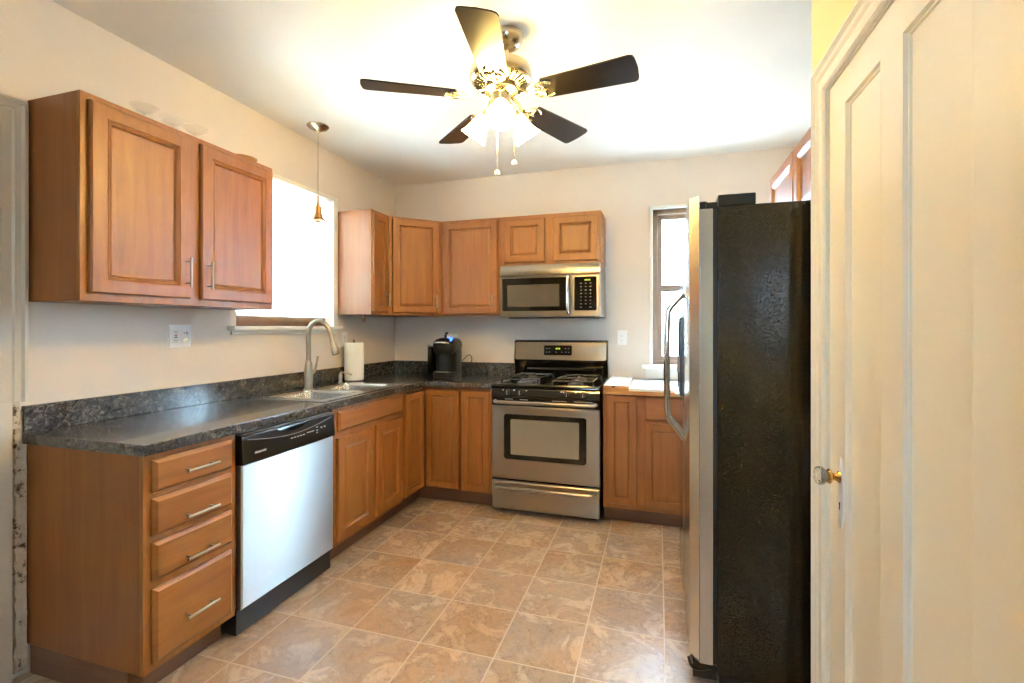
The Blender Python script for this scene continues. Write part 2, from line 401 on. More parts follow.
# knob, rosette plate, hinge
KY, KZ = -2.306, .893
bm = B(); rings(bm, [[(DX-d, KY+x*k, KZ-.045+z*k2) for x, z in [(.024*math.cos(t)*(.75 if abs(math.sin(t)) > .8 else 1), .10*math.sin(t)) for t in [2*PI*i/28 for i in range(28)]]] for d, k, k2 in ((-.002,1,1),(.003,1,1),(.005,.8,.92))])
obj('lock_plate', bm, 'white_plastic', d2, smooth=True)
bm = B(); cyl(bm, (DX-.0062, KY, KZ-.075), .004, .004, 10, 'x', 0); box(bm, DX-.0062, DX-.002, KY-.002, KY+.002, KZ-.092, KZ-.076); obj('keyhole', bm, 'black_matte', d2)
bm = B(); lathe(bm, [(.014,0),(.017,-.003),(.012,-.009),(.010,-.015),(.012,-.019),(.019,-.023),(.021,-.027),(.017,-.032),(.013,-.034)], (DX-.004, KY, KZ), 20, 0, 'x'); kn = obj('knob_neck', bm, 'brass', d2, smooth=True)
bm = B(); lathe(bm, [(.012,-.034),(.021,-.038),(.0255,-.045),(.0265,-.052),(.023,-.059),(.015,-.063),(.008,-.064)], (DX-.004, KY, KZ), 12, 0, 'x'); obj('glass_knob', bm, 'crystal', d2)
for zz in (1.822, .3):
    bm = B(); cyl(bm, (DX-.009, RD[0]+.004, zz-.045), .007, .09, 14); lathe(bm, [(.0075,0),(.0085,.006),(.004,.014)], (DX-.009, RD[0]+.004, zz+.045), 14)
    lathe(bm, [(.004,-.014),(.0085,-.006),(.0075,0)], (DX-.009, RD[0]+.004, zz-.045), 14)
    box(bm, DX-.003, DX+.001, RD[0]+.006, RD[0]+.032, zz-.043, zz+.043); obj('hinge', bm, 'steel', d2, smooth=True)
# baseboards
for nm, e in (('left', (0,.014,YB,LD[0]-.105)), ('closet', (XC-.014,XC,YB,RD[0]-.086))):
    bm = B(); box(bm, *e, 0, .10); struct('baseboard_'+nm, bm, 'trim', bevel=.003)
bm = B(); box(bm, .015, XC-.015, YB, YB+.014, 0, .1); struct('baseboard_rear', bm, 'trim', bevel=.003)

# ------------------------------------------------------------------ windows
# left window (x = 0 wall)
y0, y1, z0, z1 = LW
w1 = B()
box(w1, -.10, -.055, y0, y0+.04, z0, z1); box(w1, -.10, -.055, y1-.04, y1, z0, z1); box(w1, -.10, -.055, y0, y1, z1-.04, z1)
box(w1, -.10, -.045, y0+.04, y1-.04, z0, z0+.065); box(w1, -.09, -.06, y0+.04, y1-.04, 1.78, 1.82)
w1 = struct('window_1', w1, 'sash', bevel=.003)
bm = B(); box(bm, -.078, -.074, y0+.04, y1-.04, z0+.065, 1.78); box(bm, -.078, -.074, y0+.04, y1-.04, 1.82, z1-.04); obj('window_pane', bm, 'pane', w1)
bm = B(); box(bm, .0, .018, y1, y1+.05, z0-.03, z1+.03); box(bm, .0, .018, y0-.05, y1+.05, z1, z1+.03) ; obj('window_casing', bm, 'trim', w1, bevel=.003)
bm = B(); box(bm, -.055, .055, y0-.06, y1+.06, z0-.026, z0); box(bm, 0, .015, y0-.04, y1+.04, z0-.05, z0-.026); obj('window_sill', bm, 'trim', w1, bevel=.004)
bl = thing('window_blind', 'white horizontal slat blind lowered over the window above the sink', 'blind', (-.02, (y0+y1)/2, z0+.06))
bm = B(); box(bm, -.044, -.004, y0+.006, y1-.006, z1-.04, z1-.008); obj('headrail', bm, 'blind', bl, world=True, bevel=.003)
bm = B(); zz = z1-.055; k = 0
while zz > z0+.085:
    rings(bm, [[(-.024+a*.020, y, zz+.55*abs(a)*0+.013*a) for a in (-1, -.4, .4, 1)] for y in (y0+.01, y1-.01)], False, False, closed=False)
    zz -= .0195
o = obj('slats', bm, 'blind', bl, world=True)
o.modifiers.new('t', 'SOLIDIFY').thickness = .0016
bm = B(); box(bm, -.036, -.012, y0+.01, y1-.01, z0+.062, z0+.078); obj('bottom_rail', bm, 'blind', bl, world=True, bevel=.003)
for yy in (y0+.12, y1-.12):
    bm = B(); tube(bm, [(-.002, yy, z1-.03), (-.002, yy, z0+.07)], .0012, 6); obj('ladder_cord', bm, 'blind', bl, world=True)

# back window (y = 0 wall)
x0, x1, z0, z1 = RW
w2 = B()
box(w2, x0, x0+.035, .03, .11, z0, z1); box(w2, x1-.035, x1, .03, .11, z0, z1); box(w2, x0, x1, .03, .11, z1-.035, z1); box(w2, x0, x1, .02, .11, z0, z0+.03)
w2 = struct('window_2', w2, 'vinyl', bevel=.003)
for nm, zz0, zz1, yy in (('upper_sash', 1.60, z1-.035, .075), ('lower_sash', z0+.03, 1.65, .045)):
    bm = B(); a, b = x0+.035, x1-.035
    box(bm, a, a+.035, yy, yy+.03, zz0, zz1); box(bm, b-.035, b, yy, yy+.03, zz0, zz1); box(bm, a+.035, b-.035, yy, yy+.03, zz1-.035, zz1); box(bm, a+.035, b-.035, yy, yy+.03, zz0, zz0+.035)
    s = obj(nm, bm, 'vinyl', w2, bevel=.002)
    bm = B(); box(bm, a+.035, b-.035, yy+.013, yy+.017, zz0+.035, zz1-.035); obj('window_pane', bm, 'pane', s)
bm = B(); cyl(bm, ((x0+x1)/2, .04, 1.65), .012, .012, 12); box(bm, (x0+x1)/2-.02, (x0+x1)/2+.02, .035, .055, 1.65, 1.656); obj('sash_lock', bm, 'nickel', w2)
bm = B()
box(bm, x0-.024, x0, -.018, .03, z0-.02, z1+.03); box(bm, x1, x1+.035, -.018, .03, z0-.02, z1+.03); box(bm, x0-.024, x1+.035, -.018, .03, z1, z1+.022)
obj('window_casing', bm, 'trim', w2, bevel=.003)
bm = B(); box(bm, x0-.08, x1+.08, -.07, .03, z0-.03, z0); box(bm, x0-.055, x1+.055, -.03, 0, z0-.105, z0-.03); obj('window_sill', bm, 'trim', w2, bevel=.005)
# rear window
x0, x1, z0, z1 = RE
w3 = B(); y = YB-.09
for a, b in ((x0, x0+.05), (x1-.05, x1), ((x0+x1)/2-.03, (x0+x1)/2+.03)): box(w3, a, b, y, y+.05, z0, z1)
for a, b in ((z0, z0+.05), (z1-.05, z1), (1.46, 1.50)): box(w3, x0+.05, x1-.05, y+.002, y+.048, a, b)
w3 = struct('window_3', w3, 'trim', bevel=.003)
bm = B(); box(bm, x0-.08, x1+.08, YB, YB+.018, z0-.08, z0); box(bm, x0-.08, x1+.08, YB, YB+.018, z1, z1+.08); box(bm, x0-.08, x0, YB, YB+.018, z0, z1); box(bm, x1, x1+.08, YB, YB+.018, z0, z1)
obj('window_casing', bm, 'trim', w3, bevel=.003)
bm = B(); box(bm, x0+.05, x1-.05, y+.02, y+.024, z0+.05, z1-.05); obj('window_pane', bm, 'pane', w3)

# ------------------------------------------------------------------ cabinets (local frame: x = width, back at y=0, front at y=-d)
DPROF = [(0, 0), (0, .013), (.005, .0195), (.052, .0195), (.056, .0165), (.060, .0178), (.064, .0150), (.068, .0165), (.074, .0085), (.078, .0075)]
RPROF = [(0, 0), (0, .013), (.005, .0195), (.050, .0195), (.055, .010), (.058, .009), (.076, .0165), (.079, .0165)]
WPROF = [(0, 0), (0, .013), (.005, .0195), (.042, .0195), (.046, .0115), (.049, .0105), (.060, .0155), (.063, .0155)]
SPROF = [(0, 0), (0, .009), (.012, .0190), (.016, .0190)]
U3, V3 = (1,0,0), (0,0,1)     # U x V = -y : door faces -y
def bar_handle(par, P, direction, L=.13, off=.03, span=.096, name='handle'):
    """bar pull; P centre on the door face (local), stands off along -y"""
    P = Vector(P); D = Vector(direction); bm = B(); Nn = Vector((0,-1,0))
    tube(bm, [P+Nn*off-D*L/2, P+Nn*off+D*L/2], .0055, 12)
    for s in (-1, 1): tube(bm, [P+D*s*span/2-Nn*.002, P+D*s*span/2+Nn*off], .0042, 10)
    return obj(name, bm, 'nickel', par, smooth=True)
def door_part(par, x, z, w, h, yf, prof=DPROF, mat='wood_v', name='door'):
    bm = B(); panel(bm, (x, yf, z), U3, V3, w, h, prof); return obj(name, bm, mat, par)
def body_upper(par, w, d, h, frames, mat='wood_side'):
    bm = B(); box(bm, 0, w, -d+.018, 0, 0, h); obj('cabinet_body', bm, mat, par, bevel=.0015)
    frame(par, w, d, 0, h, frames)
def frame(par, w, d, z0, z1, holes):
    xs = sorted(set([0, w]+[q for h in holes for q in h[:2]])); zs = sorted(set([z0, z1]+[q for h in holes for q in h[2:]]))
    bm = B(); t = bmesh.new(); cells(t, xs, zs, lambda u, v: not any(a < u < b and c < v < e for a, b, c, e in holes), -d, -d+.0178)
    for v in t.verts: u, z, p = v.co; v.co = (u, p, z)
    me = bpy.data.meshes.new('t'); t.to_mesh(me); t.free(); bm.from_mesh(me); bpy.data.meshes.remove(me)
    obj('face_frame', bm, 'wood_v', par, bevel=.0012)
ZU, ZT = 1.414, 2.184; HU = ZT-ZU; DU = .305
# 1. large left wall cabinet, y -2.662 .. -1.756
c = thing('wall_cabinet', 'large two-door maple wall cabinet on the left wall, left of the window', 'cabinet', (0, -2.662, ZU), PI/2)
DL = .290
body_upper(c, .906, DL, HU, [(.05, .43, .04, .73), (.475, .866, .04, .73)])
d = door_part(c, .026, .030, .395, .716, -DL); bar_handle(d, (.395, -DL-.0195, .145), (0,0,1))
d = door_part(c, .472, .030, .422, .716, -DL); bar_handle(d, (.500, -DL-.0195, .14), (0,0,1))
# 2. narrow wall cabinet right of the window
c = thing('wall_cabinet', 'narrow single-door maple wall cabinet between the window and the corner cabinet', 'cabinet', (0, -.838, ZU), PI/2)
body_upper(c, .226, DU, HU, [(.035, .195, .04, .73)])
d = door_part(c, .010, .022, .185, .725, -DU, WPROF); bar_handle(d, (.172, -DU-.0195, .115), (0,0,1), .10, .028, .075)
# 3. diagonal corner cabinet
c = thing('corner_wall_cabinet', 'maple wall cabinet with a diagonal door set across the room corner', 'cabinet', (0, 0, ZU))
bm = B(); prism(bm, [(0.002,0), (.61,0), (.61,-.292), (.596,-.305+.006), (.305+.006,-.596), (.292,-.61), (.002,-.61)], 0, HU); obj('cabinet_body', bm, 'wood_side', c)
s2 = math.sqrt(.5); dg = .305*math.sqrt(2)   # diagonal face length
piv = thing  # (plain helper below)
def diag(p):  # local (u, out, z) -> world-ish
    u, out, z = p; return (.305+u*s2+out*s2, -.61+u*s2-out*s2, z)
def diag_obj(name, mesh_fn, mat, par, **k):
    bm = B(); mesh_fn(bm)
    for v in bm.verts: v.co = diag((v.co.x, -v.co.y, v.co.z))
    return obj(name, bm, mat, par, **k)
diag_obj('face_frame', lambda b: (box(b, 0, .034, -.006, .012, 0, HU), box(b, dg-.034, dg, -.006, .012, 0, HU), box(b, .034, dg-.034, -.006, .012, 0, .03), box(b, .034, dg-.034, -.006, .012, HU-.035, HU)), 'wood_v', c, bevel=.001)
d = diag_obj('door', lambda b: panel(b, (.028, -.006, .018), U3, V3, dg-.056, .735, RPROF), 'wood_v', c)
def hh(b):
    tube(b, [(dg-.055, -.055, .06), (dg-.055, -.055, .165)], .0055, 12)
    for z in (.075, .15): tube(b, [(dg-.055, -.024, z), (dg-.055, -.055, z)], .004, 8)
diag_obj('handle', hh, 'nickel', d, smooth=True)
# 4. single-door back wall cabinet
c = thing('wall_cabinet', 'single-door maple wall cabinet on the back wall, left of the microwave', 'cabinet', (.612, 0, ZU))
body_upper(c, .510, DU, HU, [(.04, .47, .04, .73)])
d = door_part(c, .020, .012, .468, .736, -DU, RPROF); bar_handle(d, (.455, -DU-.0195, .115), (0,0,1), .10, .028, .075)
# 5. cabinet above the microwave
ZM = 1.797
c = thing('wall_cabinet', 'short two-door maple wall cabinet directly above the microwave', 'cabinet', (1.124, 0, ZM))
body_upper(c, .781, DU, ZT-ZM, [(.05, .34, .04, .34), (.44, .75, .04, .34)])
door_part(c, .033, .022, .325, .335, -DU, RPROF); door_part(c, .423, .022, .338, .335, -DU, RPROF)
# 6. cabinet over the refrigerator (right wall, faces -x)
c = thing('wall_cabinet', 'two-door maple wall cabinet above the black refrigerator', 'cabinet', (XR, -.79, ZM), -PI/2)
body_upper(c, 1.02, DU, ZT-ZM, [(.04, .48, .04, .34), (.54, .98, .04, .34)])
door_part(c, .012, .022, .490, .345, -DU); door_part(c, .520, .022, .488, .345, -DU)

# base cabinets
DB = .61; ZB = .108; ZC = .872
def body_base(par, w, holes, open_top=False, mat='wood_side', d=DB):
    bm = B()
    if open_top:
        box(bm, 0, .016, -d+.018, -.002, ZB, ZC); box(bm, w-.016, w, -d+.018, -.002, ZB, ZC)
        box(bm, .016, w-.016, -d+.018, -.002, ZB, ZB+.016); box(bm, .016, w-.016, -.010, -.002, ZB+.016, ZC)
    else: box(bm, 0, w, -d+.018, 0, ZB, ZC)
    obj('cabinet_body', bm, mat, par, bevel=.0015)
    frame(par, w, d, ZB, ZC, holes)
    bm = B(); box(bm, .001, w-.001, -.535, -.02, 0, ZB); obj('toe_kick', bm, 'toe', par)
# drawer base with finished side, y -2.665 .. -2.292
c = thing('base_cabinet', 'maple base cabinet with four stacked drawers at the left end of the counter', 'cabinet', (0, -2.665, 0), PI/2)
body_base(c, .373, [(.035,.34,.73,.845),(.035,.34,.585,.71),(.035,.34,.425,.555),(.035,.34,.14,.395)])
for z0, z1, hz in ((.736,.850,.787), (.583,.714,.618), (.426,.560,.463), (.136,.398,.247)):
    bm = B(); panel(bm, (.027, -DB, z0), U3, V3, .323, z1-z0, SPROF); d = obj('drawer', bm, 'wood_h', c)
    bar_handle(d, (.193, -DB-.019, hz), (1,0,0), .132)
# sink base, y -1.668 .. -.915
c = thing('base_cabinet', 'maple sink base cabinet with two doors and a false drawer front under the sink', 'cabinet', (0, -1.668, 0), PI/2)
body_base(c, .753, [(.04,.71,.74,.84),(.04,.36,.14,.69),(.41,.71,.14,.69)], True)
bm = B(); panel(bm, (.040, -DB, .738), U3, V3, .688, .111, SPROF); obj('false_drawer_front', bm, 'wood_h', c)
door_part(c, .030, .135, .335, .570, -DB); door_part(c, .410, .135, .317, .570, -DB)
# corner base
c = thing('corner_base_cabinet', 'maple corner base cabinet with two doors meeting at the inner counter corner', 'cabinet', (0, 0, 0))
bm = B(); prism(bm, [(.002,-.002),(.914,-.002),(.914,-.592),(.592,-.592),(.592,-.912),(.002,-.912)], ZB, ZC); obj('cabinet_body', bm, 'wood_side', c, bevel=.0012)
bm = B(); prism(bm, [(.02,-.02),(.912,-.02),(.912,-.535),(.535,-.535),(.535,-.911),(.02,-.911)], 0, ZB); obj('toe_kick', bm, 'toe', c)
bm = B(); panel(bm, (.592, -.896, .125), (0,1,0), V3, .262, .722, [(a, d+.018) if k else (a, 0) for k, (a, d) in enumerate(WPROF)]); obj('door', bm, 'wood_v', c)
bm = B(); panel(bm, (.640, -.592, .125), U3, V3, .262, .727, [(a, d+.018) if k else (a, 0) for k, (a, d) in enumerate(WPROF)]); obj('door', bm, 'wood_v', c)
# narrow base beside the range
c = thing('base_cabinet', 'narrow single-door maple base cabinet just left of the range', 'cabinet', (.916, 0, 0))
body_base(c, .242, [(.035,.21,.14,.84)])
door_part(c, .014, .122, .214, .730, -DB, WPROF)
# base cabinet right of range
c = thing('base_cabinet', 'maple base cabinet right of the range with narrow door, drawer and wide door', 'cabinet', (1.953, 0, 0))
body_base(c, .700, [(.04,.20,.15,.85),(.285,.66,.72,.85),(.285,.66,.15,.68)])
door_part(c, .030, .140, .190, .728, -DB, WPROF)
bm = B(); panel(bm, (.268, -DB, .708), U3, V3, .400, .160, SPROF); obj('drawer', bm, 'wood_h', c)
door_part(c, .268, .140, .400, .548, -DB, WPROF)

# ------------------------------------------------------------------ counter tops
bm = B(); xs = [.002, .15, .535, .635, 1.163]; ys = [-2.682, -1.655, -1.317, -1.263, -.925, -.635, -.002]
hole = lambda x, y: .15 < x < .535 and (-1.655 < y < -1.317 or -1.263 < y < -.925)
cells(bm, xs, ys, lambda x, y: (x < .635 or y > -.635) and not hole(x, y), .874, .914)
ct = obj('countertop', bm, 'laminate', bevel=.004, seg=3)
tag(ct, 'L-shaped dark slate laminate countertop around the sink corner', 'countertop')
bm = B(); prism(bm, [(.001,-2.682),(.021,-2.682),(.021,-.022),(1.163,-.022),(1.163,-.002),(.001,-.002)], .914, 1.018); obj('backsplash', bm, 'laminate', ct, bevel=.003)
wt = thing('worktop', 'plain wooden worktop with white surface right of the range', 'countertop', (2.3, -.3, ZC))
bm = B(); box(bm, 1.955, 2.655, -.642, -.002, .873, .898); obj('wood_edge', bm, 'plywood', wt, world=True, bevel=.0015)
bm = B(); box(bm, 2.124, 2.655, -.644, -.004, .8985, .916); obj('white_surface', bm, 'white_top', wt, world=True, bevel=.0015)
wt = thing('cutting_board', 'thick wooden board with white top lying against the right side of the range', 'board', (2.04, -.3, .899))
bm = B(); box(bm, 1.958, 2.121, -.644, -.006, .8985, .930); obj('wood_edge', bm, 'board_edge', wt, world=True, bevel=.0015)
bm = B(); box(bm, 1.9585, 2.1205, -.640, -.010, .9302, .934); obj('white_surface', bm, 'white_top', wt, world=True, bevel=.001)
bm = B(); box(bm, 2.012, 2.035, -.6448, -.643, .918, .928); obj('burn_mark', bm, 'rubber', wt, world=True)

# ------------------------------------------------------------------ sink, faucet, dispenser
sk = thing('kitchen_sink', 'double-bowl stainless steel sink set in the dark counter under the window', 'sink', (.33, -1.29, .914))
bm = B(); xs = [.065, .158, .527, .592]; ys = [-1.715, -1.649, -1.323, -1.257, -.931, -.865]
hole2 = lambda x, y: .158 < x < .527 and (-1.649 < y < -1.323 or -1.257 < y < -.931)
cells(bm, xs, ys, lambda x, y: not hole2(x, y), .9143, .9175); obj('rim', bm, 'sink_steel', sk, world=True, bevel=.0014)
for a, b in ((-1.649, -1.323), (-1.257, -.931)):
    bm = B(); w, h = .369, b-a; cx, cy = .3425, (a+b)/2; loops = []
    for k, z in ((0, .9172), (.002, .9155), (.006, .90), (.016, .775), (.03, .752), (.06, .745)):
        loops.append([(x, y, z) for x, y in rrect(w-2*k, h-2*k, .045, 6, cx, cy)])
    rings(bm, loops, False, True); bw = obj('bowl', bm, 'sink_steel', sk, world=True, smooth=True)
    bm = B(); lathe(bm, [(.042,.7462),(.040,.7475),(.030,.747),(.026,.7465)], (cx, cy, 0), 24); obj('drain', bm, 'chrome', bw, world=True, smooth=True)
fc = thing('kitchen_faucet', 'tall gooseneck brushed nickel faucet behind the sink', 'faucet', (.115, -1.29, .9175))
bm = B(); lathe(bm, [(.03,.9175),(.031,.921),(.027,.925),(.0255,.93),(.026,.96),(.0275,1.0),(.026,1.05),(.021,1.09),(.0165,1.10)], (.148,-1.304,0), 24); obj('base', bm, 'nickel', fc, world=True, smooth=True)
path = bez([(.148,-1.304,1.10),(.148,-1.304,1.18),(.148,-1.304,1.27),(.160,-1.299,1.325),(.195,-1.283,1.356),(.235,-1.265,1.345),(.265,-1.252,1.30),(.279,-1.245,1.245)], 6)
bm = B(); tube(bm, path, .0152, 14); obj('spout', bm, 'nickel', fc, world=True, smooth=True)
D = (Vector(path[-1])-Vector(path[-2])).normalized(); E0 = Vector(path[-1])
bm = B(); tube(bm, [E0-D*.012, E0, E0+D*.03, E0+D*.075, E0+D*.10, E0+D*.106], [.0145,.0155,.0165,.022,.0245,.022], 18); sp = obj('spray_head', bm, 'nickel', fc, world=True, smooth=True)
bm = B(); tube(bm, [E0+D*.1055, E0+D*.109], [.019,.0185], 16); obj('nozzle', bm, 'rubber', sp, world=True)
bm = B(); tube(bm, [(.148,-1.304+.02,1.005),(.135,-1.265,1.012)], .013, 12)
tube(bm, bez([(.135,-1.265,1.012),(.145,-1.245,1.03),(.150,-1.232,1.08),(.152,-1.222,1.125)],5), [.009]*5+[.008]*5+[.0065]*5+[.009], 10); obj('lever', bm, 'nickel', fc, world=True, smooth=True)
sd = thing('soap_dispenser', 'small brushed nickel soap pump right of the faucet', 'dispenser', (.12, -.945, .9175))
bm = B(); lathe(bm, [(.019,.9175),(.02,.921),(.015,.926),(.0135,.945),(.0155,.955),(.0155,.975),(.012,.982)], (.12,-.945,0), 20); obj('base', bm, 'nickel', sd, world=True, smooth=True)
bm = B(); tube(bm, bez([(.12,-.945,.98),(.125,-.942,.990),(.15,-.93,.992),(.18,-.915,.982),(.19,-.91,.972)],4), [.011]*3+[.009]*3+[.0065]*11, 10); obj('pump_spout', bm, 'nickel', sd, world=True, smooth=True)

# paper towels
pt = thing('paper_towel_roll', 'white paper towel roll standing upright in the counter corner by the sink', 'paper towel', (.115, -.775, .914))
bm = B(); lathe(bm, [(.020,.924),(.069,.924),(.0705,.928),(.0705,1.198),(.069,1.202),(.020,1.202)], (.115,-.775,0), 40, cap0=False, cap1=False)
lathe(bm, [(.020,.924),(.020,1.202)], (.115,-.775,0), 24, cap0=False, cap1=False); obj('roll', bm, 'paper', pt, world=True, smooth=True)
bm = B(); lathe(bm, [(.062,.9155),(.064,.918),(.060,.9235),(.01,.9238)], (.115,-.775,0), 28); lathe(bm, [(.006,.92),(.006,1.205),(.009,1.210),(.011,1.218),(.008,1.227),(.003,1.23)], (.115,-.775,0), 14); obj('holder', bm, 'nickel', pt, world=True, smooth=True)

# ------------------------------------------------------------------ outlets
def outlet(name, O, U, w, label, kind):
    """plate centre O on the wall, U horizontal along the wall, faces U x z"""
    U = Vector(U); V = Vector((0,0,1)); Nn = U.cross(V); O = Vector(O); h = .115
    t = thing(name, label, 'outlet', tuple(O)); t0 = Vector((0,0,0))
    bm = B(); panel(bm, t0-U*w/2-V*h/2, U, V, w, h, [(0,.0),(0,.003),(.004,.006)]); obj('cover_plate', bm, 'white_plastic', t)
    for k, off in kind:
        C0 = t0+U*off
        bm = B(); panel(bm, C0-U*.017-V*.034+Nn*.0058, U, V, .034, .068, [(0,0),(0,.002),(.001,.003)]); r = obj('receptacle', bm, 'white_plastic', t)
        def nub(name, u, v, w_, h_, mat):
            bm = B(); panel(bm, C0+U*(u-w_/2)+V*(v-h_/2)+Nn*.0087, U, V, w_, h_, [(0,0),(0,.0012)]); obj(name, bm, mat, r)
        if k == 'gfci':
            nub('reset_button', 0, .005, .014, .006, 'red'); nub('test_button', 0, -.005, .014, .006, 'black_matte')
            for v in (.024, -.020):
                nub('slot', -.006, v, .0022, .008, 'black_matte'); nub('slot', .006, v, .0022, .007, 'black_matte'); nub('slot', 0, v-.008, .004, .004, 'black_matte')
        elif k == 'switches':
            nub('reset_button', -.008, .016, .009, .006, 'red')
            nub('rocker', .006, .016, .011, .016, 'grey_print'); nub('rocker', .002, -.016, .010, .008, 'brass'); nub('slot', -.010, -.016, .003, .006, 'grey_print')
        else:
            for v in (.018, -.018):
                nub('slot', -.006, v, .0022, .008, 'grey_print'); nub('slot', .006, v, .0022, .007, 'grey_print'); nub('slot', 0, v-.007, .004, .004, 'grey_print')
    return t
outlet('wall_outlet', (0, -2.056, 1.272), (0,1,0), .116, 'wide two-gang white outlet plate with red button on the left wall above the counter', [('gfci', -.026), ('switches', .026)])
outlet('wall_outlet', (2.034, 0, 1.235), (1,0,0), .076, 'white duplex outlet on the back wall between range and window', [('d', 0)])
outlet('wall_outlet', (0, -.742, 1.225), (0,1,0), .076, 'white outlet plate on the left wall behind the paper towel roll', [('d', 0)])
outlet('wall_outlet', (.585, 0, 1.20), (1,0,0), .076, 'white outlet on the back wall behind the coffee maker', [('d', 0)])

# ------------------------------------------------------------------ dishwasher (local frame like the cabinets)
c = thing('dishwasher', 'built-in stainless steel dishwasher with black control panel left of the sink cabinet', 'dishwasher', (0, -2.288, 0), PI/2)
W = .616; DF = -.598
bm = B(); box(bm, .004, W-.004, DF, -.02, .10, .866); obj('tub_body', bm, 'black_plastic', c)
bm = B(); box(bm, .006, W-.004, -.605, -.30, .012, .118); box(bm, .03, .06, -.55, -.5, 0, .02); box(bm, W-.06, W-.03, -.55, -.5, 0, .02); obj('kick_plate', bm, 'black_plastic', c, bevel=.002)
bm = B(); rings(bm, [[(x, y, z) for x, z in ((.012,.122),(W-.010,.122),(W-.010,.728),(.012,.728))] for y in (DF, DF-.026)] + [[(x, DF-.032, z) for x, z in ((.018,.128),(W-.016,.128),(W-.016,.728),(.018,.728))]])
obj('door_panel', bm, 'steel_v', c)
bm = B(); rings(bm, [[(x, y, z) for y, z in ((DF,.732),(DF-.036,.732),(DF-.040,.742),(DF-.034,.850),(DF-.026,.858),(DF,.858))] for x in (.010, W-.008)]); cp = obj('control_panel', bm, 'black_plastic', c, bevel=.002)
# swooping recess lines and pocket handle
def dwz(y_): return y_
bm = B(); pts = [(.035+ (W-.07)*i/24, DF-.0405+.0035*max(0, (math.sin(PI*i/24)*-1)), .838-.032*math.sin(PI*i/24)) for i in range(25)]
pts = [(x, DF-.0395+(z-.742)/.108*.006*-0+.0045*(z-.742)/.108-.0012, z) for x, y, z in pts]
tube(bm, pts, .0016, 6); obj('panel_ridge', bm, 'grey_print', cp)
bm = B(); rings(bm, [[(.205+.20*i/12, DF-.0345-.0006+k*.003, .846-.024*math.sin(PI*i/12)**.7*q) for i in range(13)] + [(.405, DF-.036, .848), (.205, DF-.036, .848)] for k, q in ((0,1),(-1,.9))]); obj('pocket_handle', bm, 'dark_glass', cp, smooth=False)
bm = B(); box(bm, .02, W-.02, DF-.030, DF-.024, .8585, .862); obj('top_strip', bm, 'steel', cp)
text('brand_text', 'FRIGIDAIRE', .0125, 'white_print', cp, (.105, DF-.0395, .772), (1,0,0), (0,0,1), .0012)
marks = [(.285+.020*i, .012, .786, .004) for i in range(5)]+[(.395+.018*i, .011, .790, .004) for i in range(3)]+[(.462, .010, z, .004) for z in (.776, .788, .804)]+[(.495, .009, .795, .007), (.520, .009, .795, .007)]
for x, w_, z, h_ in marks:
    bm = B(); box(bm, x, x+w_, DF-.0405, DF-.036, z, z+h_); obj('button_mark', bm, 'white_print', cp)

# ------------------------------------------------------------------ range
RX, RXX = 1.172, 1.938
c = thing('gas_range', 'freestanding stainless steel and black gas range between the base cabinets', 'range', ((RX+RXX)/2, -.33, 0))
K = dict(world=True)
bm = B(); box(bm, RX+.002, RXX-.002, -.625, -.035, .03, .895)
for x in (RX+.06, RXX-.06):
    for y in (-.56, -.1): cyl(bm, (x, y, 0), .018, .03, 12)
obj('body', bm, 'black', c, **K)
# drawer
bm = B(); panel(bm, (RX+.004, -.625, .036), U3, V3, RXX-RX-.008, .196, [(0,0),(0,.030),(.006,.036),(.012,.036)]); dr = obj('storage_drawer', bm, 'steel', c, **K)
def rail(z, y, par, x0, x1, off=.045, r=.011):
    bm = B(); tube(bm, bez([(x0, y, z), (x0+.012, y-off*.75, z), (x0+.05, y-off, z), ((x0+x1)/2, y-off-.006, z), (x1-.05, y-off, z), (x1-.012, y-off*.75, z), (x1, y, z)], 5), r, 12); return obj('handle', bm, 'steel', par, smooth=True, **K)
rail(.200, -.660, dr, RX+.035, RXX-.030)
# oven door
bm = B(); panel(bm, (RX+.004, -.625, .250), U3, V3, RXX-RX-.008, .514, [(0,0),(0,.030),(.006,.036),(.012,.036)]); od = obj('oven_door', bm, 'steel', c, **K)
bm = B(); w, h = .582, .318; cx, cz = (RX+RXX)/2+.002, .550
rings(bm, [[(cx+x, y, cz+z) for x, z in rrect(w-2*k, h-2*k, .02, 4)] for k, y in ((0,-.660),(0,-.6625),(.003,-.664))]); fr = obj('window_frame', bm, 'dark_glass', od, **K)
bm = B(); rings(bm, [[(cx+x, y, cz+z) for x, z in rrect(w-.10-2*k, h-.07-2*k, .008, 3)] for k, y in ((0,-.6638),(0,-.6648))]); obj('oven_window', bm, 'oven_glass', fr, **K)
bm = B(); panel(bm, (RX+.003, -.625, .766), U3, V3, RXX-RX-.006, .054, [(0,0),(0,.030),(.004,.034),(.006,.034)]); obj('door_vent_trim', bm, 'black', od, **K)
rail(.797, -.656, od, RX+.028, RXX-.028, .05, .0125)
for a, b in ((.10,.16),(.21,.27),(.44,.54),(.59,.72)):
    bm = B(); box(bm, RX+a, RX+b, -.6602, -.658, .810, .815); obj('vent_slot', bm, 'grey_print', od, **K)
